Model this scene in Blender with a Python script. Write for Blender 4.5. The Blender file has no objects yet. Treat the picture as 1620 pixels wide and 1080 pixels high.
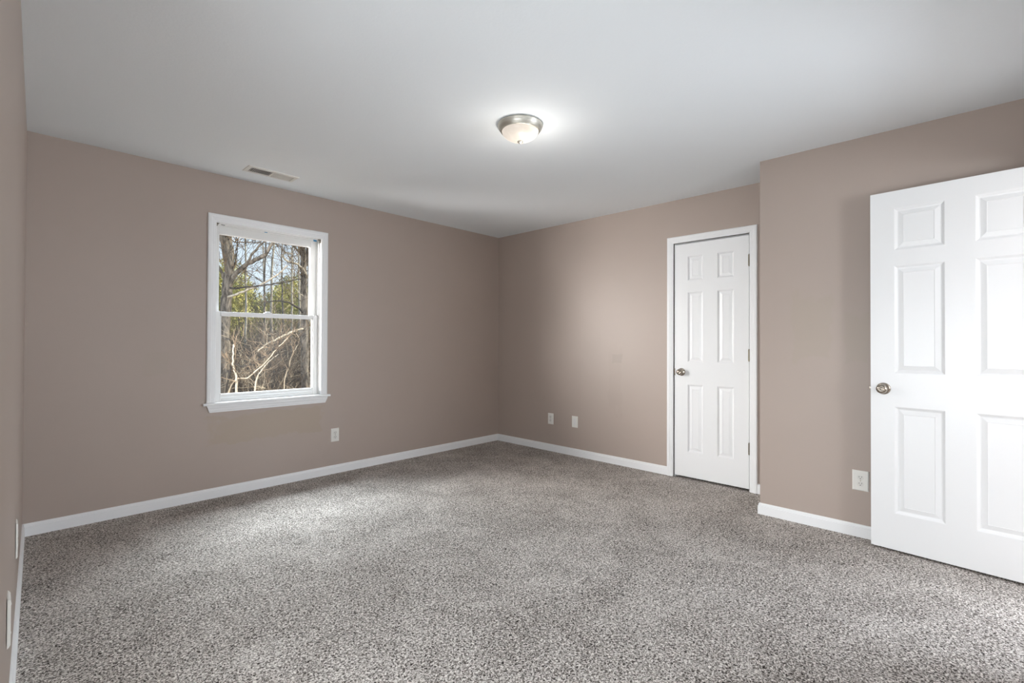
import bpy, bmesh, math, random
from mathutils import Vector, Matrix
C = bpy.context.scene.collection
scn = bpy.context.scene
PI = math.pi

# ------------------------------------------------------------------ camera
cam_d = bpy.data.cameras.new('camera'); cam = bpy.data.objects.new('camera', cam_d); C.objects.link(cam)
YAW, PITCH, ROLL = 0.80719, 0.00872, 0.00403
f_ = Vector((math.sin(YAW)*math.cos(PITCH), math.cos(YAW)*math.cos(PITCH), math.sin(PITCH)))
r_ = Vector((math.cos(YAW), -math.sin(YAW), 0)); u_ = r_.cross(f_)
cr, sr = math.cos(ROLL), math.sin(ROLL)
r2, u2 = cr*r_ + sr*u_, -sr*r_ + cr*u_
M = Matrix((r2, u2, -f_)).transposed().to_4x4(); M.translation = Vector((-4.03542, -4.08685, 1.17498))
cam.matrix_world = M
cam_d.sensor_width = 36; cam_d.lens = 751.151/1620*36
cam_d.shift_x = (810-809.31)/1620; cam_d.shift_y = (535.14-540)/1620
cam_d.clip_start = 0.005; cam_d.clip_end = 300
scn.camera = cam
vs = scn.view_settings
vs.view_transform = 'Standard'; vs.look = 'None'; vs.gamma = 1; vs.use_curve_mapping = False
vs.exposure = 0.13
scn.cycles.use_denoising = True
try: scn.cycles.denoiser = 'OPENIMAGEDENOISE'
except Exception: pass
scn.cycles.max_bounces = 10; scn.cycles.diffuse_bounces = 8; scn.cycles.transparent_max_bounces = 12

# ------------------------------------------------------------------ sky, sun, daylight, added window light
wd = bpy.data.worlds.new('sky'); scn.world = wd; wd.use_nodes = True
nt = wd.node_tree; nt.nodes.clear()
wo = nt.nodes.new('ShaderNodeOutputWorld'); bg = nt.nodes.new('ShaderNodeBackground')
tc = nt.nodes.new('ShaderNodeTexCoord'); sep = nt.nodes.new('ShaderNodeSeparateXYZ'); rp = nt.nodes.new('ShaderNodeValToRGB')
rp.color_ramp.elements[0].position = 0.0; rp.color_ramp.elements[0].color = (.78, .86, .92, 1)
rp.color_ramp.elements[1].position = 0.7; rp.color_ramp.elements[1].color = (.30, .50, .80, 1)
nt.links.new(tc.outputs['Generated'], sep.inputs[0]); nt.links.new(sep.outputs['Z'], rp.inputs[0])
nt.links.new(rp.outputs[0], bg.inputs[0]); bg.inputs[1].default_value = 1.1
nt.links.new(bg.outputs[0], wo.inputs[0])

def lamp(name, kind, loc, aim=None, energy=1, color=(1, 1, 1), size=None, size_y=None, angle=None, spread=None):
    d = bpy.data.lights.new(name, kind); o = bpy.data.objects.new(name, d); C.objects.link(o)
    o.location = loc; d.energy = energy; d.color = color
    if kind == 'AREA':
        d.shape = 'RECTANGLE'; d.size = size; d.size_y = size_y or size
        if spread: d.spread = spread
    if kind == 'SUN' and angle is not None: d.angle = angle
    if aim is not None:
        o.rotation_euler = (Vector(aim)-Vector(loc)).to_track_quat('-Z', 'Z').to_euler()
    return o
lamp('sun', 'SUN', (12, -3, 9), (0, 0, 0), 6.5, (1, .90, .74), angle=.01)
# daylight of the open sky above the yard, falling in through window 1
lamp('skylight_yard', 'AREA', (-2.5, 2.6, 4.4), (-2.4, -.6, .9), 1180, (0.87, 0.945, 1), 4.2, 2.4)
# low sky and bright yard to the left of window 1
lamp('skylight_west', 'AREA', (-6.4, 3.2, 1.9), (-2.2, -.3, 1.25), 2150, (1, 0.95, 0.93), 5.0, 2.6)
# fill light behind an added, unseen window in the left wall
lamp('fill_left', 'AREA', (-4.60, -3.38, .87), (0, -3.2, .87), 58, (.91, .95, 1), 1.15, 1.42)
# light through the open doorway, from an added, unseen hall window
lamp('fill_hall', 'AREA', (.28, -6.62, 1.12), (-2.2, 0, 1.25), 225, (0.86, 0.91, 1), 2.35, 1.65)

# hall light slanting past the open door; its window is added, unseen
lamp('hall_end_light', 'AREA', (-2.44, -6.10, 1.55), (-.46, -3.2, 1.3), 46, (.93, .96, 1), .62, .9)
# fill light behind an added, unseen rear window, right of the camera
lamp('fill_rear', 'AREA', (-3.15, -4.70, 1.20), (-3.15, 0, 1.2), 7, (0.88, 0.94, 1), .85, 1.5)

# ------------------------------------------------------------------ materials
def mat(name, color=(.8, .8, .8), rough=.5, metal=0, spec=.5, emit=None, estr=0):
    m = bpy.data.materials.new(name); m.use_nodes = True
    b = m.node_tree.nodes['Principled BSDF']
    b.inputs['Base Color'].default_value = (*color, 1); b.inputs['Roughness'].default_value = rough
    b.inputs['Metallic'].default_value = metal; b.inputs['Specular IOR Level'].default_value = spec
    if emit: b.inputs['Emission Color'].default_value = (*emit, 1); b.inputs['Emission Strength'].default_value = estr
    return m
class N:
    """small node-graph helper"""
    def __init__(s, m): s.t = m.node_tree; s.n = s.t.nodes; s.l = s.t.links; s.b = s.n['Principled BSDF']
    def new(s, k, **kw):
        n = s.n.new(k)
        for a, v in kw.items(): setattr(n, a, v)
        return n
    def coord(s): return s.new('ShaderNodeTexCoord').outputs['Object']
    def noise(s, vec, scale, detail=2, rough=.5, dist=0):
        n = s.new('ShaderNodeTexNoise'); s.l.new(vec, n.inputs['Vector'])
        n.inputs['Scale'].default_value = scale; n.inputs['Detail'].default_value = detail
        n.inputs['Roughness'].default_value = rough; n.inputs['Distortion'].default_value = dist
        return n.outputs['Fac']
    def ramp(s, fac, stops):
        n = s.new('ShaderNodeValToRGB'); s.l.new(fac, n.inputs[0]); e = n.color_ramp.elements
        while len(e) < len(stops): e.new(.5)
        for el, (p, c) in zip(e, stops): el.position = p; el.color = (*c, 1) if len(c) == 3 else c
        return n.outputs[0]
    def mix(s, fac, a, b, mode='MIX'):
        n = s.new('ShaderNodeMix'); n.data_type = 'RGBA'; n.blend_type = mode
        for k, v in ((0, fac), (6, a), (7, b)):
            if hasattr(v, 'is_output'): s.l.new(v, n.inputs[k])
            else: n.inputs[k].default_value = v if k == 0 else (*v, 1)
        return n.outputs[2]
    def math(s, op, a, b=0.0, c=None):
        n = s.new('ShaderNodeMath'); n.operation = op
        for k, v in enumerate((a, b, c)):
            if v is None: continue
            if hasattr(v, 'is_output'): s.l.new(v, n.inputs[k])
            else: n.inputs[k].default_value = v
        return n.outputs[0]
    def bump(s, h, strength, dist):
        n = s.new('ShaderNodeBump'); n.inputs['Strength'].default_value = strength; n.inputs['Distance'].default_value = dist
        s.l.new(h, n.inputs['Height']); s.l.new(n.outputs[0], s.b.inputs['Normal'])
    def color(s, c): s.l.new(c, s.b.inputs['Base Color'])

WALL = (.43, .358, .313)
def wall_mat(name, patches=()):
    """matte taupe paint with roller texture; patches = touched-up paint (axis, centre a, centre z, half a, half z, strength)"""
    m = mat(name, WALL, .45, spec=.45); g = N(m); co = g.coord()
    v = g.noise(co, 1.7, 3)
    col = g.mix(v, tuple(c*.965 for c in WALL), tuple(c*1.035 for c in WALL))
    if patches:
        sp = g.new('ShaderNodeSeparateXYZ'); g.l.new(co, sp.inputs[0])
        wob = g.math('MULTIPLY', g.math('SUBTRACT', g.noise(co, 6, 4, .6), .5), 1.5)
        for ax, a, z, ha, hz, st, tint in patches:
            da = g.math('DIVIDE', g.math('ABSOLUTE', g.math('SUBTRACT', sp.outputs[ax], a)), ha)
            dz = g.math('DIVIDE', g.math('ABSOLUTE', g.math('SUBTRACT', sp.outputs['Z'], z)), hz)
            d = g.math('ADD', g.math('MAXIMUM', da, dz), wob)
            mask = g.math('MULTIPLY', g.math('SUBTRACT', 1.1, d), 6)
            mask = g.math('MULTIPLY', g.math('MINIMUM', g.math('MAXIMUM', mask, 0.0), 1.0), st)
            col = g.mix(mask, col, tint)
    g.color(col)
    h = g.noise(co, 240, 2)
    g.bump(h, .10, .002)
    return m
M_wall = wall_mat('taupe_paint')
M_wallA = wall_mat('taupe_paint_touched_up', [('X', -2.60, .505, .40, .10, .75, (.415, .340, .268)), ('X', -3.35, 1.02, .07, .08, .3, (.41, .35, .29))])
M_wallB = wall_mat('taupe_paint_scuffed', [('Y', -1.62, .80, .07, .30, .30, (.40, .33, .285)), ('Y', -1.64, 1.02, .05, .04, .5, (.37, .315, .27))])
M_wallC = wall_mat('taupe_paint_patched', [('Y', -3.36, 1.27, .10, .20, .35, (.40, .342, .275)), ('Y', -3.60, 1.2, .06, .16, .35, (.40, .345, .28))])

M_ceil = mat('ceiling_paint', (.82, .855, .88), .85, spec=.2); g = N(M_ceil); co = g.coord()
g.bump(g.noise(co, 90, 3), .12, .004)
M_trim = mat('white_trim_paint', (.85, .86, .87), .38, spec=.45); g = N(M_trim); g.bump(g.noise(g.coord(), 60, 2), .03, .002)
M_door = mat('white_door_paint', (.85, .86, .87), .33, spec=.5); g = N(M_door); co = g.coord()
mp = g.new('ShaderNodeMapping'); mp.inputs['Scale'].default_value = (260, 260, 14); g.l.new(co, mp.inputs[0])
g.bump(g.noise(mp.outputs[0], 1, 3), .09, .0015)
M_vinyl = mat('white_vinyl', (.78, .78, .77), .3, spec=.5)
M_plate = mat('white_plastic', (.80, .79, .75), .3)
M_face = mat('receptacle_plastic', (.74, .73, .69), .3)
M_dark = mat('dark_slot', (.02, .02, .02), .6)
M_grille = mat('vent_enamel', (.72, .71, .68), .4)
M_tape = mat('blue_tape', (.03, .22, .42), .6)
M_nickel = mat('satin_nickel', (.40, .355, .30), .22, metal=1); g = N(M_nickel); g.bump(g.noise(g.coord(), 400, 2), .04, .0005)
M_pan = mat('brushed_nickel', (.60, .58, .52), .45, metal=1)
M_brass = mat('tarnished_brass', (.15, .125, .08), .38, metal=1)
M_black = mat('dark_void', (.015, .014, .013), .9)

# dome glass: lit alabaster glass, brighter where the bulb sits behind it
M_dome = mat('alabaster_glass', (.10, .095, .09), .35); g = N(M_dome); co = g.coord()
sb = g.new('ShaderNodeVectorMath', operation='DISTANCE'); g.l.new(co, sb.inputs[0]); sb.inputs[1].default_value = (.055, -.045, -.05)
gl = g.ramp(sb.outputs['Value'], [(0, (1, .97, .90)), (.05, (.95, .88, .76)), (.10, (.66, .58, .49)), (.16, (.54, .48, .42))])
vein = g.noise(co, 16, 3, dist=1.2)
gl = g.mix(.18, gl, g.ramp(vein, [(.35, (.7, .66, .6)), (.65, (1, 1, 1))]), 'MULTIPLY')
g.l.new(gl, g.b.inputs['Emission Color']); g.b.inputs['Emission Strength'].default_value = 1.25

# window glass
M_glass = bpy.data.materials.new('window_glass'); M_glass.use_nodes = True
t = M_glass.node_tree; t.nodes.clear()
o_ = t.nodes.new('ShaderNodeOutputMaterial'); mx = t.nodes.new('ShaderNodeMixShader'); tr = t.nodes.new('ShaderNodeBsdfTransparent'); gs = t.nodes.new('ShaderNodeBsdfGlossy')
gs.inputs['Roughness'].default_value = .30
tr.inputs[0].default_value = (.97, .98, .975, 1)
mx.inputs[0].default_value = .012; t.links.new(tr.outputs[0], mx.inputs[1]); t.links.new(gs.outputs[0], mx.inputs[2]); t.links.new(mx.outputs[0], o_.inputs[0])

# carpet: twisted frieze yarn, pale and dark strands
M_carpet = mat('frieze_carpet', (.4, .37, .34), .95, spec=.08); g = N(M_carpet); co = g.coord()
wob = g.new('ShaderNodeTexNoise'); g.l.new(co, wob.inputs['Vector']); wob.inputs['Scale'].default_value = 70; wob.inputs['Detail'].default_value = 2
va = g.new('ShaderNodeVectorMath', operation='MULTIPLY_ADD'); g.l.new(wob.outputs['Color'], va.inputs[0]); va.inputs[1].default_value = (.016, .016, .016); g.l.new(co, va.inputs[2])
n1 = g.noise(va.outputs[0], 135, 2.5, .62, .6)
n2 = g.noise(va.outputs[0], 330, 2, .6)
f = g.math('ADD', g.math('MULTIPLY', n1, .72), g.math('MULTIPLY', n2, .28))
pile = g.noise(co, 2.6, 3, .6, .8)
f2 = g.math('ADD', f, g.math('MULTIPLY', g.math('SUBTRACT', pile, .5), .10))
CARPET_STOPS = [(.395, (.022, .018, .016)), (.46, (.21, .182, .163)), (.52, (.50, .46, .425)), (.60, (.88, .835, .79))]
g.color(g.ramp(f2, CARPET_STOPS))
g.bump(f, .55, .012)

# ------------------------------------------------------------------ mesh helpers
def obj(name, bm, m, parent=None, smooth=False, loc=None):
    me = bpy.data.meshes.new(name); bmesh.ops.recalc_face_normals(bm, faces=bm.faces[:]); bm.to_mesh(me); bm.free()
    for mm in (m if isinstance(m, (list, tuple)) else [m]): me.materials.append(mm)
    if smooth:
        for p in me.polygons: p.use_smooth = True
    o = bpy.data.objects.new(name, me); C.objects.link(o)
    if parent: o.parent = parent
    if loc: o.location = loc
    return o
def box(bm, a, b, bevel=0, mi=0):
    x0, x1 = sorted((a[0], b[0])); y0, y1 = sorted((a[1], b[1])); z0, z1 = sorted((a[2], b[2]))
    v = [bm.verts.new((x, y, z)) for x in (x0, x1) for y in (y0, y1) for z in (z0, z1)]
    fs = [bm.faces.new([v[i] for i in q]) for q in ((0, 1, 3, 2), (4, 6, 7, 5), (0, 4, 5, 1), (2, 3, 7, 6), (0, 2, 6, 4), (1, 5, 7, 3))]
    for q in fs: q.material_index = mi
    if bevel:
        bmesh.ops.bevel(bm, geom=list({e for q in fs for e in q.edges}), offset=bevel, segments=2, affect='EDGES', profile=.6)
def lathe(bm, prof, n=40, axis='z', cen=(0, 0, 0), close=True):
    """revolve (radius, height) points"""
    rings = []
    for r, h in prof:
        ring = []
        for k in range(n):
            a = 2*PI*k/n; p = (r*math.cos(a), r*math.sin(a))
            q = (p[0], p[1], h) if axis == 'z' else (p[0], -h, p[1])
            ring.append(bm.verts.new((q[0]+cen[0], q[1]+cen[1], q[2]+cen[2])))
        rings.append(ring)
    for a, b in zip(rings, rings[1:]):
        for k in range(n): bm.faces.new((a[k], a[(k+1) % n], b[(k+1) % n], b[k]))
    if close:
        bm.faces.new(rings[0][::-1]); bm.faces.new(rings[-1])
def sweep(bm, path, prof, to3):
    """path: [(u,v,mu,mv)] with mitre vectors; prof: [(offset, thickness)]; to3 maps (u,v,t) to a point"""
    rows = [[bm.verts.new(to3(u+w*mu, v+w*mv, tt)) for (w, tt) in prof] for (u, v, mu, mv) in path]
    n = len(prof)
    for a, b in zip(rows, rows[1:]):
        for k in range(n): bm.faces.new((a[k], a[(k+1) % n], b[(k+1) % n], b[k]))
    bm.faces.new(rows[0]); bm.faces.new(rows[-1][::-1])
def struct(name, bm, m, label=None, cat=None, parent=None, smooth=False):
    o = obj(name, bm, m, parent, smooth)
    if not parent:
        o['kind'] = 'structure'
        if label: o['label'] = label
        if cat: o['category'] = cat
    return o
def thing(name, label, cat, loc=(0, 0, 0), rotz=0, group=None):
    o = bpy.data.objects.new(name, None); C.objects.link(o); o.location = loc; o.rotation_euler = (0, 0, rotz)
    o.empty_display_size = .05
    o['label'] = label; o['category'] = cat
    if group: o['group'] = group
    return o
def tag(o, label, cat, group=None, kind=None):
    o['label'] = label; o['category'] = cat
    if group: o['group'] = group
    if kind: o['kind'] = kind
    return o
def BM(): return bmesh.new()

# ------------------------------------------------------------------ the room
H = 2.44; XC = -.4627; YC = -3.0537; YF = -4.45; XE = -3.9991; TE = -.02205; T = .13
def xe(y): return XE + math.tan(TE)*(-y)   # left wall runs 1.3 degrees off square
WX0, WX1, WZ0, WZ1 = -2.995, -2.187, .70, 2.08      # window opening
DY0, DY1, DZ = -2.222, -2.844, 2.050                # closet doorway
HX0, HX1 = -1.412, -.640                            # hall doorway in the rear wall

bm = BM(); box(bm, (-4.6, .0, -.12), (1.8, -7.0, 0)); struct('floor', bm, M_carpet, 'grey beige speckled frieze carpet covering the whole floor', 'carpet')
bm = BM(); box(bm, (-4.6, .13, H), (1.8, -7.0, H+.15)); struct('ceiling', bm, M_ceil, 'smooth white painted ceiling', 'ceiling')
bm = BM()
for a, b in (((-4.6, 0, -.12), (WX0, T, H)), ((WX1, 0, -.12), (.9, T, H)), ((WX0, 0, -.12), (WX1, T, WZ0)), ((WX0, 0, WZ1), (WX1, T, H))): box(bm, a, b)
struct('wall_back', bm, M_wallA, 'long taupe wall holding the window', 'wall')
bm = BM()
for a, b in (((0, 0, 0), (T, DY0, H)), ((0, DY1, 0), (T, YC, H)), ((0, DY0, DZ), (T, DY1, H))): box(bm, a, b)
struct('wall_right', bm, M_wallB, 'taupe wall holding the narrow closed closet door', 'wall')
bm = BM(); box(bm, (XC, YC, 0), (.14, YF-.0, H)); struct('wall_near_right', bm, M_wallC, 'taupe wall jutting out behind the open door', 'wall')
bm = BM(); LY0, LY1, LZ0, LZ1 = -2.80, -3.96, .12, 1.62
for a, b in (((0, 0, 0), (-.4, LY0, H)), ((0, LY1, 0), (-.4, -4.6, H)), ((0, LY0, 0), (-.4, LY1, LZ0)), ((0, LY0, LZ1), (-.4, LY1, H))): box(bm, a, b)
bmesh.ops.rotate(bm, verts=bm.verts[:], cent=(0, 0, 0), matrix=Matrix.Rotation(TE, 3, 'Z')); bmesh.ops.translate(bm, verts=bm.verts[:], vec=(XE, 0, 0))
struct('wall_left', bm, M_wall, 'pale taupe wall seen edge-on at the left of the view', 'wall')
bm = BM()
RX0, RX1, RZ0, RZ1 = -3.62, -2.68, .40, 1.98
for a, b in (((-4.4, YF, 0), (RX0, YF-T, H)), ((RX1, YF, 0), (HX0, YF-T, H)), ((RX0, YF, 0), (RX1, YF-T, RZ0)), ((RX0, YF, RZ1), (RX1, YF-T, H)), ((HX1, YF, 0), (.14, YF-T, H)), ((HX0, YF, 2.055), (HX1, YF-T, H))): box(bm, a, b)
struct('wall_rear', bm, M_wall, 'taupe rear wall with the doorway to the hall', 'wall')
# closet behind the narrow door, hall behind the doorway (both closed in)
bm = BM()
for a, b in (((.75, -1.9, 0), (.8, -3.1, H)), ((T, -1.9, 0), (.8, -1.95, H)), ((.14, -3.05, 0), (.8, -3.1, H))): box(bm, a, b)
struct('wall_closet', bm, M_wall, 'closet walls behind the narrow door', 'wall')
bm = BM(); gx0, gx1, gz0, gz1 = -.95, 1.50, .25, 2.0; hy0, hy1, hz0, hz1 = -5.75, -6.45, 1.0, 2.1
for a, b in (((-2.30, YF-T, 0), (-2.36, hy0, H)), ((-2.30, hy1, 0), (-2.36, -6.56, H)), ((-2.30, hy0, 0), (-2.36, hy1, hz0)), ((-2.30, hy0, hz1), (-2.36, hy1, H)), ((1.6, YF-T, 0), (1.65, -6.5, H)), ((.14, YF, 0), (1.65, YF-T, H)), ((-2.36, -6.5, 0), (gx0, -6.56, H)), ((gx1, -6.5, 0), (1.65, -6.56, H)),
             ((gx0, -6.5, 0), (gx1, -6.56, gz0)), ((gx0, -6.5, gz1), (gx1, -6.56, H))): box(bm, a, b)
struct('wall_hall', bm, M_wall, 'hall walls beyond the doorway', 'wall')
bm = BM()  # added hall window, unseen, to light the room through the doorway
for a, b in (((gx0, -6.5, gz0), (gx0+.05, -6.56, gz1)), ((gx1-.05, -6.5, gz0), (gx1, -6.56, gz1)), ((gx0, -6.5, gz0), (gx1, -6.56, gz0+.05)), ((gx0, -6.5, gz1-.05), (gx1, -6.56, gz1)), ((gx0, -6.51, 1.10), (gx1, -6.55, 1.14))): box(bm, a, b)
w2 = struct('added_window_2', bm, M_vinyl, 'added white hall window, unseen, lighting the room through the doorway', 'window')
bm = BM()  # added side window of the hall, unseen, for light past the open door
for a, b in (((-2.30, hy0, hz0), (-2.36, hy0-.05, hz1)), ((-2.30, hy1+.05, hz0), (-2.36, hy1, hz1)), ((-2.30, hy0, hz0), (-2.36, hy1, hz0+.05)), ((-2.30, hy0, hz1-.05), (-2.36, hy1, hz1))): box(bm, a, b)
w4 = struct('added_window_4', bm, M_vinyl, 'added small white window, unseen, in the side wall of the hall', 'window')
bm = BM(); box(bm, (-2.33, hy0-.05, hz0+.05), (-2.334, hy1+.05, hz1-.05)); obj('pane', bm, M_glass, w4)
bm = BM(); box(bm, (gx0+.05, -6.53, gz0+.05), (gx1-.05, -6.534, gz1-.05)); obj('pane', bm, M_glass, w2)

bm = BM()   # added left wall window, just outside the view, for fill light
for a, b in (((-.06, LY0, LZ0), (-.14, LY0-.06, LZ1)), ((-.06, LY1+.06, LZ0), (-.14, LY1, LZ1)), ((-.06, LY0, LZ0), (-.14, LY1, LZ0+.06)), ((-.06, LY0, LZ1-.06), (-.14, LY1, LZ1)), ((-.06, LY0, .86), (-.14, LY1, .90))): box(bm, a, b)
R3 = Matrix.Rotation(TE, 3, 'Z')
bmesh.ops.rotate(bm, verts=bm.verts[:], cent=(0, 0, 0), matrix=R3); bmesh.ops.translate(bm, verts=bm.verts[:], vec=(XE, 0, 0))
w3 = struct('added_window_3', bm, M_vinyl, 'added white fill-light window, unseen, in the left wall beside the camera', 'window')
bm = BM(); box(bm, (-.10, LY0-.05, LZ0+.05), (-.104, LY1+.05, LZ1-.05)); bmesh.ops.rotate(bm, verts=bm.verts[:], cent=(0, 0, 0), matrix=R3); bmesh.ops.translate(bm, verts=bm.verts[:], vec=(XE, 0, 0)); obj('pane', bm, M_glass, w3)

bm = BM()   # added rear window, unseen behind the camera, for fill light
for a, b in (((RX0, -4.50, RZ0), (RX0+.05, -4.56, RZ1)), ((RX1-.05, -4.50, RZ0), (RX1, -4.56, RZ1)), ((RX0, -4.50, RZ0), (RX1, -4.56, RZ0+.05)), ((RX0, -4.50, RZ1-.05), (RX1, -4.56, RZ1)), ((RX0, -4.51, 1.17), (RX1, -4.55, 1.21))): box(bm, a, b)
w5 = struct('added_window_5', bm, M_vinyl, 'added white fill-light window, unseen, in the rear wall behind the camera', 'window')
bm = BM(); box(bm, (RX0+.05, -4.53, RZ0+.05), (RX1-.05, -4.534, RZ1-.05)); obj('pane', bm, M_glass, w5)

# baseboards -----------------------------------------------------------
BB = [(0, 0), (.0125, 0), (.0125, .0555), (.0092, .0585), (.0088, .0655), (.0075, .0705), (.0045, .0745), (0, .0755)]
def baseboard(name, pts, label):
    """pts: [(x,y,ox,oy)] wall line points with outward mitre vectors"""
    bm = BM()
    rows = [[bm.verts.new((x+ox*d, y+oy*d, z)) for d, z in BB] for x, y, ox, oy in pts]
    n = len(BB)
    for a, b in zip(rows, rows[1:]):
        for k in range(n): bm.faces.new((a[k], a[(k+1) % n], b[(k+1) % n], b[k]))
    bm.faces.new(rows[0]); bm.faces.new(rows[-1][::-1])
    struct(name, bm, M_trim, label, 'baseboard')
baseboard('baseboard_back', [(xe(0), 0, 1, -1), (0, 0, -1, -1)], 'white baseboard along the window wall')
baseboard('baseboard_right', [(0, 0, -1, -1), (0, -2.163, -1, 0)], 'white baseboard between far corner and closet door')
baseboard('baseboard_alcove', [(0, -2.900, -1, 0), (0, YC, -1, 1), (XC, YC, -1, 1), (XC, YF, -1, 1)], 'white baseboard wrapping the jutting wall beside the open door')
baseboard('baseboard_left', [(xe(0), 0, 1, -1), (xe(YF), YF, 1, 1)], 'white baseboard along the left wall')
baseboard('baseboard_rear', [(xe(YF), YF, 1, 1), (-1.475, YF, 0, 1)], 'white baseboard along the rear wall')

# casings ----------------------------------------------------------------
CAS = [(0, 0), (0, .0085), (.003, .0105), (.013, .011), (.0145, .0128), (.027, .0138), (.031, .0162), (.036, .0172), (.050, .0172), (.055, .0145), (.057, .012), (.057, 0)]
to_back = lambda u, v, t_: (u, -t_, v)
to_right = lambda u, v, t_: (-t_, u, v)
to_rear = lambda u, v, t_: (u, YF+t_, v)
def casing(name, u0, u1, z0, z1, to3, label, parent=None):
    bm = BM(); s = 1 if u1 > u0 else -1
    sweep(bm, [(u0, z0, -s, 0), (u0, z1, -s, 1), (u1, z1, s, 1), (u1, z0, s, 0)], CAS, to3)
    return struct(name, bm, M_trim, label, 'trim', parent)
tr1 = casing('trim_1', DY0+.008, DY1-.002, 0, DZ+.006, to_right, 'white moulded casing around the narrow closet door')
bm = BM()   # closet jambs and stops
for a, b in (((0, DY0+.010, 0), (T, DY0-.004, DZ+.006)), ((0, DY1-.004, 0), (T, DY1+.002, DZ+.006)), ((0, DY0, DZ-.006+.004), (T, DY1, DZ+.006)),
             ((.042, DY0, 0), (.055, DY0-.015, DZ)), ((.042, DY1, 0), (.055, DY1+.013, DZ)), ((.042, DY0, DZ-.014), (.055, DY1, DZ))): box(bm, a, b)
obj('jamb', bm, M_trim, tr1)
bm = BM(); box(bm, (-.002, DY0+.001, .893), (.02, DY0-.0055, .952), .001); obj('strike_plate', bm, M_nickel, tr1)
casing('trim_2', HX0-.004, HX1+.004, 0, 2.06, to_rear, 'white casing around the hall doorway')

# window -----------------------------------------------------------------
win = casing('window_1', WX0, WX1, .715, WZ1, to_back, 'white double-hung window looking out on bare woods')
win['category'] = 'window'
bm = BM()   # frame liner with tracks
for a, b in (((WX0-.02, 0, .70), (WX0+.002, T, WZ1+.02)), ((WX1-.002, 0, .70), (WX1+.02, T, WZ1+.02)), ((WX0, 0, WZ1-.006), (WX1, T, WZ1+.02)), ((WX0, .02, .69), (WX1, T, .712)),
             ((WX0, .028, .71), (WX0+.010, .040, WZ1)), ((WX1-.010, .028, .71), (WX1, .040, WZ1)), ((WX0, .030, WZ1-.018), (WX1, .040, WZ1)),
             ((WX0, .072, .71), (WX0+.012, .078, WZ1)), ((WX1-.012, .072, .71), (WX1, .078, WZ1)), ((WX0, .078, WZ1-.024), (WX1, .112, WZ1))): box(bm, a, b)
obj('window_frame', bm, M_vinyl, win)
def sash(name, x0, x1, z0, z1, gx0, gx1, gz0, gz1, y0, y1):
    bm = BM()
    for a, b in (((x0, y0, z0), (gx0, y1, z1)), ((gx1, y0, z0), (x1, y1, z1)), ((gx0, y0, z0), (gx1, y1, gz0)), ((gx0, y0, gz1), (gx1, y1, z1))): box(bm, a, b, .002)
    # glazing bead
    m_ = .006
    for a, b in (((gx0, y0+.006, gz0), (gx0+m_, y1, gz1)), ((gx1-m_, y0+.006, gz0), (gx1, y1, gz1)), ((gx0, y0+.006, gz0), (gx1, y1, gz0+m_)), ((gx0, y0+.006, gz1-m_), (gx1, y1, gz1))): box(bm, a, b)
    s_ = obj(name, bm, M_vinyl, win)
    bm = BM(); ym = (y0+y1)/2; box(bm, (gx0, ym-.002, gz0), (gx1, ym+.002, gz1)); obj('pane', bm, M_glass, s_)
    return s_
lo = sash('lower_sash', -2.988, -2.194, .713, 1.404, -2.950, -2.236, .766, 1.376, .042, .071)
up = sash('upper_sash', -2.985, -2.197, 1.372, 2.058, -2.958, -2.244, 1.399, 2.012, .079, .108)
bm = BM(); box(bm, (-2.94, .041, .724), (-2.245, .036, .734), .0015); box(bm, (-2.94, .041, .748), (-2.245, .037, .754), .001); obj('lift_rail', bm, M_vinyl, lo)
bm = BM(); box(bm, (-2.635, .040, 1.404), (-2.575, .068, 1.409), .002); box(bm, (-2.622, .044, 1.408), (-2.588, .060, 1.420), .004); obj('sash_lock', bm, M_vinyl, lo)
for xx in (-2.965, -2.217):
    bm = BM(); box(bm, (xx-.014, .046, 1.403), (xx+.014, .062, 1.408), .001); obj('tilt_latch', bm, M_vinyl, lo)
bm = BM(); box(bm, (-2.204, .0395, 1.402), (-2.199, .042, 1.408)); obj('latch_slot', bm, M_dark, lo)
bm = BM(); box(bm, (-3.075, -.030, .695), (-2.105, .045, .714), .004); obj('window_sill', bm, M_trim, win)
bm = BM()
AP = [(0, .0), (.0, .013), (.012, .0165), (.020, .0165), (.024, .0135), (.040, .012), (.046, .009), (.054, .009), (.054, 0)]
rows = [[bm.verts.new((xa+s*.36*w, -tt, .695-w)) for w, tt in AP] for xa, s in ((-3.050, 1), (-2.124, -1))]
for k in range(len(AP)): bm.faces.new((rows[0][k], rows[0][(k+1) % len(AP)], rows[1][(k+1) % len(AP)], rows[1][k]))
bm.faces.new(rows[0]); bm.faces.new(rows[1][::-1]); obj('apron', bm, M_trim, win)
for xa, s in ((WX0, 1), (WX1, -1)):       # little blind brackets left in the top corners
    bm = BM(); box(bm, (xa+s*.001, .004, WZ1-.036), (xa+s*.004, .030, WZ1-.008), .0008); box(bm, (xa+s*.001, .004, WZ1-.011), (xa+s*.022, .030, WZ1-.0075), .0008)
    box(bm, (xa+s*.004, .008, WZ1-.028), (xa+s*.012, .012, WZ1-.020), .001); box(bm, (xa+s*.012, .018, WZ1-.017), (xa+s*.018, .024, WZ1-.011))
    obj('blind_bracket', bm, M_nickel, win)
for a, b, mm in (((-2.245, .0275, 2.052), (-2.216, .0285, 2.066), M_tape), ((-2.252, .0278, 2.055), (-2.244, .0284, 2.063), M_vinyl)):
    bm = BM(); box(bm, a, b); ob = obj('tape_scrap', bm, mm, win)
    if mm is M_tape: ob['label'] = 'scrap of blue tape'
bm = BM(); box(bm, (-2.645, .0285, 2.061), (-2.622, .0297, 2.066)); obj('tape_scrap', bm, M_tape, win)
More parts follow.
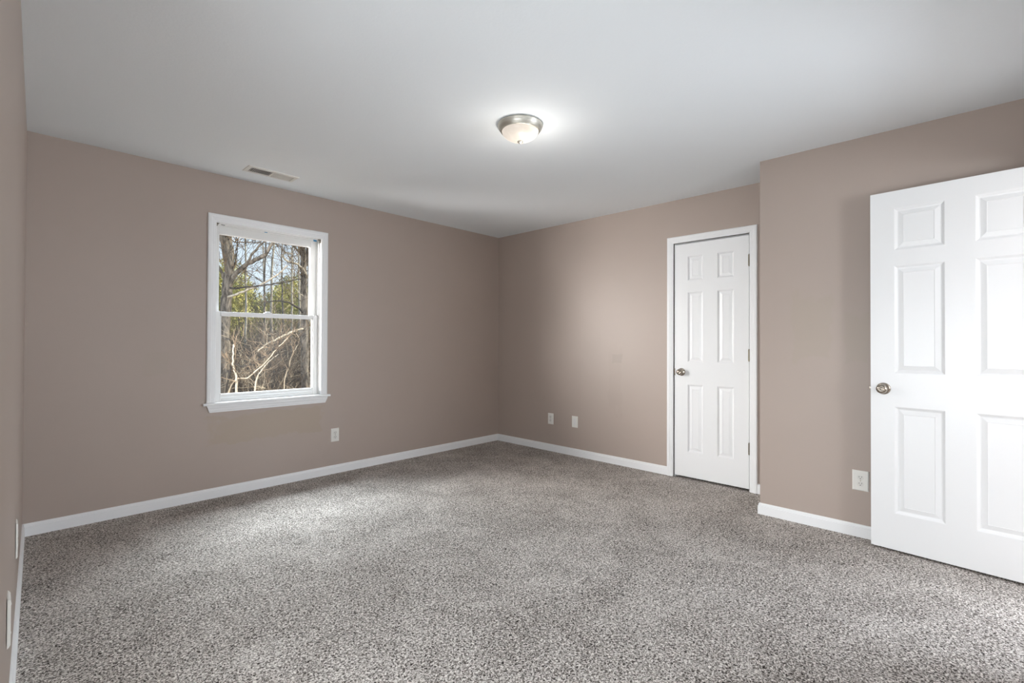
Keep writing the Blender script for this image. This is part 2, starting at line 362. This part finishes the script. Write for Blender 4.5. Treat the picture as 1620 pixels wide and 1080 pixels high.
bm = BM(); box(bm, (-2.955, .0285, 2.0655), (-2.930, .0297, 2.0695)); obj('screw_slot', bm, M_dark, win)

# doors --------------------------------------------------------------------
RINGS = [(0, 0), (.0025, .0008), (.013, .0095), (.018, .0105), (.042, .0030), (.0435, .0048)]
def door_leaf(w, h, xs, zs, th=.035):
    """six moulded panels on both faces; xs, zs: panel spans. Face at y=0 looks along -y."""
    bm = BM()
    xc = sorted({0, w, *[a for s in xs for a in s]}); zc = sorted({0, h, *[a for s in zs for a in s]})
    for side in (0, 1):
        Y = lambda d: d if side == 0 else th-d
        for i in range(len(xc)-1):
            for k in range(len(zc)-1):
                x0, x1, z0, z1 = xc[i], xc[i+1], zc[k], zc[k+1]
                if (x0, x1) in xs and (z0, z1) in zs:
                    prev = None
                    for o_, d in RINGS:
                        ring = [bm.verts.new((px, Y(d), pz)) for px, pz in ((x0+o_, z0+o_), (x1-o_, z0+o_), (x1-o_, z1-o_), (x0+o_, z1-o_))]
                        if prev:
                            for q in range(4): bm.faces.new((prev[q], prev[(q+1) % 4], ring[(q+1) % 4], ring[q]))
                        prev = ring
                    bm.faces.new(prev)
                else:
                    bm.faces.new([bm.verts.new((px, Y(0), pz)) for px, pz in ((x0, z0), (x1, z0), (x1, z1), (x0, z1))])
    e = .0
    for q in (((0, 0, 0), (0, th, 0), (0, th, h), (0, 0, h)), ((w, 0, 0), (w, th, 0), (w, th, h), (w, 0, h)), ((0, 0, 0), (w, 0, 0), (w, th, 0), (0, th, 0)), ((0, 0, h), (w, 0, h), (w, th, h), (0, th, h))):
        bm.faces.new([bm.verts.new(p) for p in q])
    bmesh.ops.remove_doubles(bm, verts=bm.verts[:], dist=1e-5)
    return bm
KNOB = [(.0335, 0), (.0335, .003), (.031, .006), (.026, .0085), (.0155, .0105), (.0115, .014), (.0110, .022), (.0150, .028), (.0225, .033), (.0262, .039), (.0268, .045), (.0255, .051), (.0215, .056), (.0150, .0590), (.0125, .0590), (.0115, .0575), (.0070, .0575), (.0062, .0590), (.003, .0592)]
def knob(parent, x, z, th=.035, both=True):
    for side in ((0, 1) if both else (0,)):
        bm = BM(); lathe(bm, KNOB, 40, axis='y')
        k = obj('door_knob', bm, M_nickel, parent, smooth=True, loc=(x, 0 if side == 0 else th, z))
        if side: k.rotation_euler = (0, 0, PI)
        bm = BM(); box(bm, (-.0012, -.0598, -.004), (.0012, -.0588, .004)); obj('keyhole', bm, M_dark, k)
def hinge_bm():
    bm = BM(); pr = [(.002, -.050), (.0045, -.0485), (.0045, -.046)]
    for k in range(5):
        z0 = -.0445+k*.0178; pr += [(.0048, z0-.0005), (.0062, z0+.0005), (.0062, z0+.0168), (.0048, z0+.0173)]
    pr += [(.0045, .046), (.0045, .0485), (.002, .050)]
    lathe(bm, pr, 16); return bm
# closet door: latch side at y=-2.228, hinges at y=-2.838
d1 = obj('door_1', door_leaf(.610, 2.022, [(.110, .245), (.362, .497)], [(.214, .800), (.994, 1.600), (1.699, 1.912)]), M_door)
d1.location = (.002, -2.228, .019); d1.rotation_euler = (0, 0, -PI/2); d1['kind'] = 'structure'
tag(d1, 'narrow white six-panel closet door, closed, with knob on the left', 'door')
knob(d1, .057, .905, both=False)
for z in (1.820, 1.062, .320):
    hb = obj('hinge', hinge_bm(), M_brass, d1, loc=(.6135, -.006, z))
    bm = BM(); box(bm, (-.0012, .004, -.0445), (.0012, .020, .0445)); obj('hinge_leaf', bm, M_brass, hb)
# bedroom door standing open in front of the jutting wall
DA = .08201
d2 = obj('door_2', door_leaf(.762, 2.032, [(.109, .324), (.441, .654)], [(.205, .808), (.998, 1.607), (1.694, 1.933)]), M_door)
d2.location = (-.58029, -3.68365, .013); d2.rotation_euler = (0, 0, math.atan2(-math.cos(DA), -math.sin(DA))); d2['kind'] = 'structure'
tag(d2, 'wide white six-panel door standing open at the right edge', 'door')
knob(d2, .060, .907)
bm = BM(); box(bm, (-.0008, .005, .878), (.001, .030, .936), .0004); lp = obj('latch_plate', bm, M_nickel, d2)
bm = BM(); box(bm, (-.011, .011, .899), (0, .024, .915), .002); obj('latch_bolt', bm, M_nickel, lp)
for z in (1.83, 1.03, .2):
    hb = obj('hinge', hinge_bm(), M_brass, d2, loc=(.7665, .041, z))

# ceiling light -------------------------------------------------------------
cl = thing('ceiling_light', 'round flush ceiling light with nickel pan and lit frosted dome', 'lamp', (-2.02, -2.22, H))
bm = BM(); lathe(bm, [(.02, -.001), (.124, -.001), (.1305, -.004), (.1312, -.009), (.1285, -.013), (.1275, -.018), (.1262, -.022), (.1215, -.030), (.1155, -.037), (.1130, -.041), (.1085, -.0425), (.1045, -.040), (.10, -.03), (.02, -.03)], 72)
obj('lamp_pan', bm, M_pan, cl, smooth=True)
bm = BM(); pr = [(.1065*math.cos(a), -.038-.0575*math.sin(a)) for a in [PI/2*k/16 for k in range(17)]]; pr[-1] = (.004, pr[-1][1])
lathe(bm, pr, 64); obj('lamp_shade', bm, M_dome, cl, smooth=True)
bm = BM(); lathe(bm, [(.004, -.093), (.0125, -.0955), (.0165, -.0985), (.0165, -.1015), (.0125, -.105), (.0080, -.108), (.0055, -.1105), (.002, -.1115)], 28)
obj('finial', bm, M_pan, cl, smooth=True)

glow = lamp('ceiling_light_glow', 'POINT', (-1.99, -2.245, H-.25), None, 2.5, (1, .95, .88)); glow.data.shadow_soft_size = .03

# ceiling vent ----------------------------------------------------------------
vt = thing('ceiling_vent', 'white rectangular air register in the ceiling above the window', 'vent', (-2.712, -.306, H))
bm = BM(); X, Y = .178, .076; xi, yi = .150, .050
O = [(-X, -Y), (X, -Y), (X, Y), (-X, Y)]; I = [(-xi, -yi), (xi, -yi), (xi, yi), (-xi, yi)]
r0 = [bm.verts.new((*p, 0)) for p in O]; r1 = [bm.verts.new((p[0]*.985, p[1]*.97, -.0045)) for p in O]; r2_ = [bm.verts.new((*p, -.007)) for p in I]; r3 = [bm.verts.new((*p, -.001)) for p in I]
for a, b in ((r0, r1), (r1, r2_), (r2_, r3)):
    for k in range(4): bm.faces.new((a[k], a[(k+1) % 4], b[(k+1) % 4], b[k]))
box(bm, (-.007, -yi, -.0068), (.007, yi, -.001))
obj('vent_frame', bm, M_grille, vt)
bm = BM(); box(bm, (-xi, -yi, -.0012), (xi, yi, -.0004)); obj('duct_opening', bm, M_black, vt)
for half in (-1, 1):
    for k in range(11):
        xx = half*(.0155+k*.0125); bm = BM(); tl = half*.0042
        vv = [bm.verts.new(p) for p in ((xx-tl-.0006, -yi, -.0012), (xx-tl+.0006, -yi, -.0012), (xx+tl+.0006, -yi, -.0066), (xx+tl-.0006, -yi, -.0066), (xx-tl-.0006, yi, -.0012), (xx-tl+.0006, yi, -.0012), (xx+tl+.0006, yi, -.0066), (xx+tl-.0006, yi, -.0066))]
        for q in ((0, 1, 2, 3), (7, 6, 5, 4), (0, 4, 5, 1), (1, 5, 6, 2), (2, 6, 7, 3), (3, 7, 4, 0)): bm.faces.new([vv[i] for i in q])
        obj('slat', bm, M_grille, vt)
bm = BM(); box(bm, (.156, -.006, -.0060), (.168, .006, -.0105), .001); obj('damper_lever', bm, M_grille, vt)

# outlets -----------------------------------------------------------------------
def plate_bm(w, h, t_=.006):
    bm = BM(); r0 = [(-w/2, -h/2), (w/2, -h/2), (w/2, h/2), (-w/2, h/2)]
    rows = []
    for s, d in ((0, 0), (0, .0022), (.0022, .0045), (.006, t_)):
        rows.append([bm.verts.new((math.copysign(abs(x)-s, x), d, math.copysign(abs(z)-s, z))) for x, z in r0])
    for a, b in zip(rows, rows[1:]):
        for k in range(4): bm.faces.new((a[k], a[(k+1) % 4], b[(k+1) % 4], b[k]))
    bm.faces.new(rows[0]); bm.faces.new(rows[-1]); return bm
def ngon(bm, pts, y0, y1):
    a = [bm.verts.new((x, y0, z)) for x, z in pts]; b = [bm.verts.new((x, y1, z)) for x, z in pts]; n = len(pts)
    for k in range(n): bm.faces.new((a[k], a[(k+1) % n], b[(k+1) % n], b[k]))
    bm.faces.new(b); bm.faces.new(a)
def outlet(label, loc, rz, group=None, w=.074, h=.118):
    t_ = thing('wall_outlet', label, 'outlet', loc, rz, group)
    obj('cover_plate', plate_bm(w, h), M_plate, t_)
    for zz in (.0195, -.0195):
        bm = BM(); pts = []
        for k in range(28):
            a = 2*PI*k/28; pts.append((.0172*math.cos(a), zz+max(-.0142, min(.0142, .0172*math.sin(a)))))
        ngon(bm, pts, .004, .0072); rc = obj('receptacle', bm, M_face, t_)
        bm = BM()
        box(bm, (-.0075, .0070, zz+.0005), (-.0052, .0076, zz+.0085)); box(bm, (.0052, .0070, zz+.0005), (.0075, .0076, zz+.0075))
        ngon(bm, [(.0026*math.cos(2*PI*k/12), zz-.0070+.0026*math.sin(2*PI*k/12)) for k in range(12)], .0070, .0076)
        obj('slots', bm, M_dark, rc)
    bm = BM(); lathe(bm, [(.0030, -.004), (.0030, -.0068), (.002, -.0074)], 14, axis='y'); obj('screw', bm, M_nickel, t_)
    return t_
outlet('white double outlet on the window wall, below the window on the right', (-2.050, 0, .343), PI)
outlet('white double outlet on the closet wall, nearest the far corner', (0, -.820, .350), PI/2)
outlet('white double outlet beside the open door, partly in its shade', (XC, -3.619, .342), PI/2, w=.082, h=.122)
outlet('white outlet seen edge-on low on the left wall, nearer the window wall', (xe(-1.33), -1.33, .381), -PI/2-TE, w=.082, h=.137)
sw = thing('wall_plate', 'blank white wall plate between the far outlet and the closet door', 'wall plate', (0, -1.142, .353), PI/2)
obj('cover_plate', plate_bm(.074, .118), M_plate, sw)
bm = BM(); box(bm, (-.0165, .0045, -.0335), (.0165, .0075, .0335), .001); ins = obj('insert', bm, M_vinyl, sw)
bm = BM(); ngon(bm, [(.0016*math.cos(2*PI*k/10), .022+.0016*math.sin(2*PI*k/10)) for k in range(10)], .0072, .0078); obj('indicator', bm, M_dark, ins)
sw = thing('wall_plate', 'white wall plate seen edge-on low on the left wall, nearest the camera', 'wall plate', (xe(-2.11), -2.11, .381), -PI/2-TE)
obj('cover_plate', plate_bm(.080, .135, .0075), M_plate, sw)
for zz in (.041, -.041):
    bm = BM(); lathe(bm, [(.0036, -.004), (.0036, -.0086), (.002, -.0092)], 14, axis='y', cen=(0, 0, zz)); obj('screw', bm, M_plate, sw)

# ------------------------------------------------------------------ the woods outside
rnd = random.Random(11)
def bark_mat(name, dark, light, scale=14):
    m = mat(name, light, .9, spec=.1); g = N(m); co = g.coord()
    mp = g.new('ShaderNodeMapping'); mp.inputs['Scale'].default_value = (1, 1, .25); g.l.new(co, mp.inputs[0])
    n_ = g.noise(mp.outputs[0], scale, 4, .65, .5)
    g.color(g.ramp(n_, [(.38, dark), (.62, light)])); g.bump(n_, .6, .03); return m
M_bark = bark_mat('grey_bark', (.07, .06, .05), (.28, .245, .20))
M_pale = bark_mat('pale_bark', (.30, .26, .20), (.66, .60, .48), 9)
M_twig = bark_mat('brown_twigs', (.022, .016, .011), (.30, .22, .145), 3)
M_darkwood = bark_mat('dark_wood', (.035, .03, .026), (.10, .085, .07), 8)
M_tan = bark_mat('dry_stems', (.26, .20, .14), (.58, .50, .37), 3)
def leaf_mat(name, a, b):
    m = mat(name, a, .8, spec=.15); g = N(m); g.color(g.ramp(g.noise(g.coord(), 1.6, 4, .7), [(.35, a), (.65, b)])); return m
M_pine = leaf_mat('yellow_green_needles', (.24, .24, .07), (.74, .67, .22))
M_olive = leaf_mat('olive_needles', (.10, .10, .04), (.40, .365, .13))
M_litter = mat('leaf_litter', (.3, .22, .15), .95, spec=.05); g = N(M_litter)
g.color(g.ramp(g.noise(g.coord(), 3.5, 8, .75), [(.40, (.035, .025, .017)), (.54, (.12, .085, .055)), (.68, (.42, .34, .24))]))

class Tubes:
    def __init__(s): s.v = []; s.f = []
    def tube(s, pts, rads, n=5):
        base = len(s.v)
        for i, p in enumerate(pts):
            d = (pts[min(i+1, len(pts)-1)]-pts[max(i-1, 0)]).normalized()
            a = d.cross(Vector((0, 0, 1)) if abs(d.z) < .9 else Vector((1, 0, 0))).normalized(); b = d.cross(a)
            for k in range(n):
                t_ = 2*PI*k/n; s.v.append(p+(a*math.cos(t_)+b*math.sin(t_))*rads[i])
        for i in range(len(pts)-1):
            for k in range(n):
                s.f.append((base+i*n+k, base+i*n+(k+1) % n, base+(i+1)*n+(k+1) % n, base+(i+1)*n+k))
    def build(s, name, m, parent=None):
        me = bpy.data.meshes.new(name); me.from_pydata([tuple(v) for v in s.v], [], s.f); me.materials.append(m)
        for p in me.polygons: p.use_smooth = True
        o = bpy.data.objects.new(name, me); C.objects.link(o)
        if parent: o.parent = parent
        return o
def rvec(): return Vector((rnd.uniform(-1, 1), rnd.uniform(-1, 1), rnd.uniform(-1, 1)))
def limb(T, p, d, L, r, depth, up=.12, n=5, wig=.22, kids=4, fork=.55):
    """a crooked limb with side limbs, recursively"""
    k = 6; pts = [p.copy()]; rads = [r]; q = p.copy(); d = d.normalized()
    for i in range(k):
        d = (d+rvec()*wig+Vector((0, 0, up*.5))).normalized(); q = q+d*(L/k); pts.append(q.copy()); rads.append(max(r*(1-.8*(i+1)/k), .004))
    T.tube(pts, rads, n)
    if depth > 0:
        for j in range(kids):
            i = rnd.randint(1, k); a = (pts[min(i, k)]-pts[i-1]).normalized(); s_ = rvec(); s_ = (s_-a*s_.dot(a)).normalized()
            limb(T, pts[i], a*.75+s_*rnd.uniform(.5, 1.0), L*rnd.uniform(.4, .7), max(rads[i]*fork, .005), depth-1, up, 4 if depth > 1 else 3, wig*1.15, kids, fork)
def path(T, pts, r0, r1, n=6, sub=4, wig=.012):
    """a smooth limb through given points"""
    P = [Vector(p) for p in pts]; out = []
    for i in range(len(P)-1):
        p0, p1, p2, p3 = P[max(i-1, 0)], P[i], P[i+1], P[min(i+2, len(P)-1)]
        for k in range(sub):
            t_ = k/sub; out.append(.5*((2*p1)+(p2-p0)*t_+(2*p0-5*p1+4*p2-p3)*t_*t_+(3*p1-p0-3*p2+p3)*t_**3)+rvec()*wig)
    out.append(P[-1]); m_ = len(out)-1
    T.tube(out, [r0+(r1-r0)*i/m_ for i in range(m_+1)], n); return out
def GZ(x, y): return -1.0+.004*max(0, y-8)**1.35+.12*math.sin(x*.7+y*.31)+.08*math.sin(x*1.9-y*.8)

bm = BM(); nx, ny = 50, 60
gv = [[bm.verts.new((-22+i*1.2, .131+(j/ny)**1.5*60, GZ(-22+i*1.2, .131+(j/ny)**1.5*60))) for i in range(nx)] for j in range(ny)]
for j in range(ny-1):
    for i in range(nx-1): bm.faces.new((gv[j][i], gv[j][i+1], gv[j+1][i+1], gv[j+1][i]))
struct('ground', bm, M_litter, 'brown leaf-covered ground of the woods outside', 'ground')


def crown(T, p, n, L, r, depth=2, kids=4, side=None):
    for _ in range(n):
        d = rvec(); d.z = abs(d.z)*.9+.1
        if side: d += Vector(side)
        limb(T, p, d, L*rnd.uniform(.6, 1.2), r*rnd.uniform(.6, 1.1), depth, kids=kids)

# the two near trees: thick trunk on the left of the view, straighter one on the right
tl = thing('bare_tree', 'thick forked bare tree at the left side of the window view', 'tree', (0, 0, 0), 0)
T = Tubes()
lp_ = path(T, [(-.69, 8.5, -1.15), (-.68, 8.47, -.3), (-.68, 8.47, .3), (-.68, 8.47, 1.02), (-.66, 8.47, 1.62), (-.62, 8.46, 2.14), (-.59, 8.45, 2.59), (-.57, 8.44, 2.89), (-.63, 8.46, 3.33), (-.72, 8.48, 3.66), (-.85, 8.5, 4.1), (-1.0, 8.6, 5.2), (-1.1, 8.7, 7)], .155, .06, 10)
path(T, [(-.57, 8.44, 2.7), (-.53, 8.43, 3.26), (-.57, 8.45, 3.63), (-.50, 8.45, 4.2), (-.3, 8.4, 5.6)], .075, .03, 8)
T.build('trunk', M_bark, tl)
T = Tubes()
LB = [([(-.59, 8.45, 2.51), (-.44, 8.2, 2.83), (-.35, 7.86, 2.97), (-.22, 7.61, 3.07), (-.14, 7.37, 3.15), (-.09, 7.25, 3.31), (.1, 7.0, 3.7)], .06, .03),
      ([(-.35, 7.86, 2.99), (-.32, 7.64, 3.19), (-.21, 7.5, 3.36), (-.17, 7.27, 3.48), (-.05, 7.1, 3.9)], .03, .014),
      ([(-.66, 8.47, 2.65), (-.76, 8.49, 2.87), (-.85, 8.52, 3.01), (-1.2, 8.6, 3.5)], .04, .02)]
for pts, a, b in LB: path(T, pts, a, b)
T.build('limb', M_bark, tl)
T = Tubes(); path(T, [(-.64, 8.46, 2.21), (-.53, 8.01, 2.26), (-.34, 7.54, 2.39), (-.17, 7.27, 2.51), (-.03, 6.91, 2.67), (.07, 6.65, 2.84)], .030, .012)
ob = T.build('limb', M_pale, tl); ob['label'] = 'pale limb'
T = Tubes(); path(T, [(-.6, 8.45, 2.42), (-.49, 7.9, 2.4), (-.29, 7.31, 2.42), (-.12, 6.83, 2.44), (.06, 6.44, 2.48), (.16, 6.08, 2.52)], .024, .010)
ob = T.build('limb', M_darkwood, tl); ob['label'] = 'dark dead limb'
T = Tubes()
for p in lp_[22:48:3]: crown(T, p, 2, 1.4, .011, 2, 4, (.35, -.3, .15))
for z in (2.9, 3.5, 4.3, 5): crown(T, Vector((-.5, 8.3, z)), 3, 1.8, .014, 2, 4, (.4, -.2, .1))
T.build('twigs', M_twig, tl)

tr_ = thing('bare_tree', 'straight bare tree at the right side of the window view', 'tree', (0, 0, 0), 0)
T = Tubes()
rp_ = path(T, [(1.40, 8.82, -1.2), (1.39, 8.82, -.5), (1.39, 8.82, .16), (1.37, 8.83, 1.01), (1.36, 8.83, 1.86), (1.34, 8.84, 2.55), (1.33, 8.85, 3.06), (1.31, 8.85, 3.57), (1.26, 8.87, 3.91), (1.15, 8.91, 4.5), (1.1, 9.0, 6)], .115, .06, 10)
path(T, [(1.33, 8.85, 3.1), (1.42, 8.85, 3.5), (1.5, 8.9, 4.2), (1.6, 9, 6)], .06, .03, 8)
T.build('trunk', M_bark, tr_)
for pts, a, b, mm in (([(1.43, 8.8, 2.9), (1.22, 8.67, 3.12), (.97, 8.45, 3.19), (.72, 8.34, 3.23), (.57, 8.28, 3.32), (.64, 8.26, 3.4), (.79, 8.2, 3.38)], .034, .016, M_pale),
                      ([(1.35, 8.84, 1.95), (1.0, 8.44, 2.08), (.62, 8.05, 2.15), (.29, 7.96, 2.15), (-.02, 7.86, 2.11)], .030, .012, M_darkwood),
                      ([(1.31, 8.85, 3.49), (1.15, 8.92, 3.68), (1.03, 8.96, 3.89), (.96, 8.99, 4.13)], .030, .016, M_bark),
                      ([(1.34, 8.84, 1.52), (.98, 8.45, 1.47), (.56, 8.08, 1.33), (.19, 7.68, 1.21), (-.09, 7.46, 1.1), (-.3, 7.32, .95)], .034, .012, M_pale),
                      ([(1.39, 8.82, 2.38), (1.18, 8.69, 2.44), (.94, 8.46, 2.57)], .020, .010, M_pale)):
    T = Tubes(); path(T, pts, a, b); T.build('limb', mm, tr_)
T = Tubes()
for p in rp_[18:40:3]: crown(T, p, 2, 1.3, .010, 2, 4, (-.35, -.3, .15))
for z in (2.9, 3.6, 4.3): crown(T, Vector((1.25, 8.7, z)), 3, 1.6, .013, 2, 4, (-.4, -.2, .1))
T.build('twigs', M_twig, tr_)

# broken and leaning stems in front of the woods
def stem(name, label, cat, pts, a, b, m, tw=0):
    o = thing(name, label, cat, (0, 0, 0))
    T = Tubes(); q = path(T, pts, a, b, 7); T.build('stem', m, o)
    if tw:
        T = Tubes()
        for p in q[6::4]: crown(T, p, tw, .7, .008, 1, 4)
        T.build('twigs', M_twig, o)
stem('leaning_stem', 'long leaning pale stem crossing the lower window pane', 'stem', [(-1.7, 5.6, -1.0), (-1.32, 5.54, .37), (-1.09, 5.47, .5), (-.9, 5.41, .67), (-.7, 5.34, .92), (-.55, 5.29, 1.12), (-.45, 5.25, 1.24)], .016, .007, M_tan, 2)
stem('leaning_stem', 'short forked pale stem rising in the middle of the lower pane', 'stem', [(-.95, 5.95, -.95), (-.79, 5.9, .38), (-.72, 5.88, .58), (-.59, 5.83, .78), (-.43, 5.77, .93)], .018, .008, M_pale, 2)
stem('leaning_stem', 'dark leaning stem behind the pale ones in the lower pane', 'stem', [(-1.1, 7.0, -.95), (-.94, 6.99, .58), (-.71, 6.92, .64), (-.49, 6.85, .74), (-.26, 6.78, .9), (-.09, 6.71, 1.15)], .022, .010, M_darkwood, 2)
stem('broken_sapling', 'broken pale sapling beside the thick left tree', 'sapling', [(-1.28, 5.3, -1.0), (-1.3, 5.32, .27), (-1.3, 5.32, .5), (-1.35, 5.34, .72), (-1.36, 5.34, .95), (-1.35, 5.34, 1.12)], .022, .010, M_pale, 1)
stem('arching_sapling', 'thin pale sapling arching in the right of the lower pane', 'sapling', [(-.2, 6.2, -.95), (-.14, 6.2, .39), (-.06, 6.17, .65), (-.01, 6.15, .91), (.08, 6.12, 1.11), (.11, 6.1, 1.25), (.03, 6.14, 1.45)], .012, .006, M_tan, 1)
stem('fallen_log', 'dark fallen log low behind the stems', 'log', [(.2, 11.3, -.75), (.83, 11.16, -.25), (1.3, 11.0, -.2), (1.71, 10.85, -.09), (1.95, 10.75, .02), (2.6, 10.6, .3)], .06, .03, M_darkwood, 1)

# slender pale trees further back
SL = [(1.10, 11.3, .035), (1.93, 12.9, .055), (2.85, 13.6, .045), (3.70, 16.5, .055), (2.6, 17.5, .06), (5.2, 18.5, .07), (-1.2, 12.2, .05), (6.0, 14.0, .06), (4.6, 21.0, .07), (7.3, 22.5, .07)]
ORD = ['first', 'second', 'third', 'fourth', 'fifth', 'sixth', 'seventh', 'eighth', 'ninth', 'tenth', 'eleventh', 'twelfth', 'thirteenth', 'fourteenth', 'fifteenth']
order = sorted(range(len(SL)), key=lambda i: (SL[i][0]+4.035)/(SL[i][1]+4.087))
for i, (x, y, r) in enumerate(SL):
    o = thing('slender_tree', ORD[order.index(i)]+' from the left of the slender pale trees outside', 'tree', (x, y, GZ(x, y)), 0, 'slender pale trees in the woods')
    T = Tubes(); hh = rnd.uniform(6, 9); lx, ly = rnd.uniform(-.03, .03), rnd.uniform(-.03, .03)
    q = path(T, [(lx*z+rnd.uniform(-.03, .03), ly*z, z-.1) for z in [hh*k/7 for k in range(8)]], r, r*.4, 7)
    T.build('trunk', M_pale if i % 3 else M_bark, o)
    T = Tubes()
    for p in q[6::3]: crown(T, p, 2, 1.2, .010, 2, 3)
    T.build('twigs', M_tan if i % 2 else M_twig, o)

# bare undergrowth: uncountable twigs
for nm, mm, cnt, y0, y1, h0, h1, rr, lb in (('undergrowth', M_twig, 1750, 8.2, 20, .7, 2.2, .008, 'tangle of bare brown twigs behind the near trees'),
                                        ('undergrowth', M_tan, 470, 7.0, 19, .7, 2.2, .0065, 'pale dry stems scattered through the brown twigs'),
                                        ('undergrowth', M_darkwood, 700, 9, 22, .8, 2.4, .012, 'bare stems coloured dark as the shade of the woods'),  # dark wood colour stands in for shade among the trees
                                        ('undergrowth', M_twig, 1450, 17, 30, 1.0, 2.6, .013, 'distant bare brown trees below the evergreens')):
    T = Tubes()
    for _ in range(cnt):
        y = rnd.uniform(y0, y1); s_ = y+4.087; x = -4.035+s_*rnd.uniform(-.25, .75)
        p = Vector((x, y, GZ(x, y)-.05)); d = Vector((rnd.gauss(0, .35), rnd.gauss(0, .35), 1))
        limb(T, p, d, rnd.uniform(h0, h1), rr*rnd.uniform(.6, 1.5), 2 if rnd.random() < .35 else 1, up=.1, n=3, wig=.2, kids=5, fork=.6)
    tag(T.build(nm, mm), lb, 'undergrowth', kind='stuff')

# evergreens closing the view
def foliage(name, m, cen, rx, ry, rz, n, size, parent=None):
    v, f = [], []
    for _ in range(n):
        while True:
            q = rvec()
            if q.length < 1: break
        q = q*(.55+.45*q.length)
        k = math.sin(q.x*5+cen[0])*math.cos(q.z*6+q.y*4)
        if k < -.35: continue
        p = Vector((cen[0]+q.x*rx*(1-.45*max(0, q.z)), cen[1]+q.y*ry, cen[2]+q.z*rz)); a, b = rvec().normalized()*size*rnd.uniform(.5, 1.3), rvec().normalized()*size*rnd.uniform(.3, .8)
        i = len(v); v += [p-a, p+b*.5, p+a, p-b*.5]; f.append((i, i+1, i+2, i+3))
    me = bpy.data.meshes.new(name); me.from_pydata([tuple(q) for q in v], [], f); me.materials.append(m)
    o = bpy.data.objects.new(name, me); C.objects.link(o)
    if parent: o.parent = parent
    return o
EV = [(-3, 30, 7.5), (2.2, 33, 8.0), (5.6, 31, 7.6), (7.6, 36, 6.6), (9.6, 33, 6.4), (11.4, 35, 7.2), (13.8, 32, 7.8), (18, 33, 9), (23, 34, 9), (4.2, 37, 6.6), (6.9, 39, 6.9), (9.0, 38, 6.7), (12.3, 39, 7.4), (-7.5, 31, 8.2), (-12, 33, 8.6)]
order = sorted(range(len(EV)), key=lambda i: (EV[i][0]+4.035)/(EV[i][1]+4.087))
for i, (x, y, h_) in enumerate(EV):
    gz = GZ(x, y)
    o = thing('evergreen_tree', ORD[order.index(i)]+' from the left of the yellow-green evergreens behind the bare woods', 'tree', (x, y, gz), 0, 'evergreens behind the bare woods')
    T = Tubes(); path(T, [(0, 0, -.1), (.05, 0, h_*.4), (0, .05, h_*.8)], .16, .05, 6); T.build('trunk', M_bark, o)
    foliage('foliage', M_pine if i % 3 else M_olive, (0, 0, h_*.56), 2.0, 1.7, h_*.46, 6500, .17, o)
ob = foliage('undergrowth', M_olive, (4, 41, 1.2), 28, 4, 3.6, 20000, .28); tag(ob, 'low olive thicket closing the view behind the evergreens', 'undergrowth', kind='stuff')
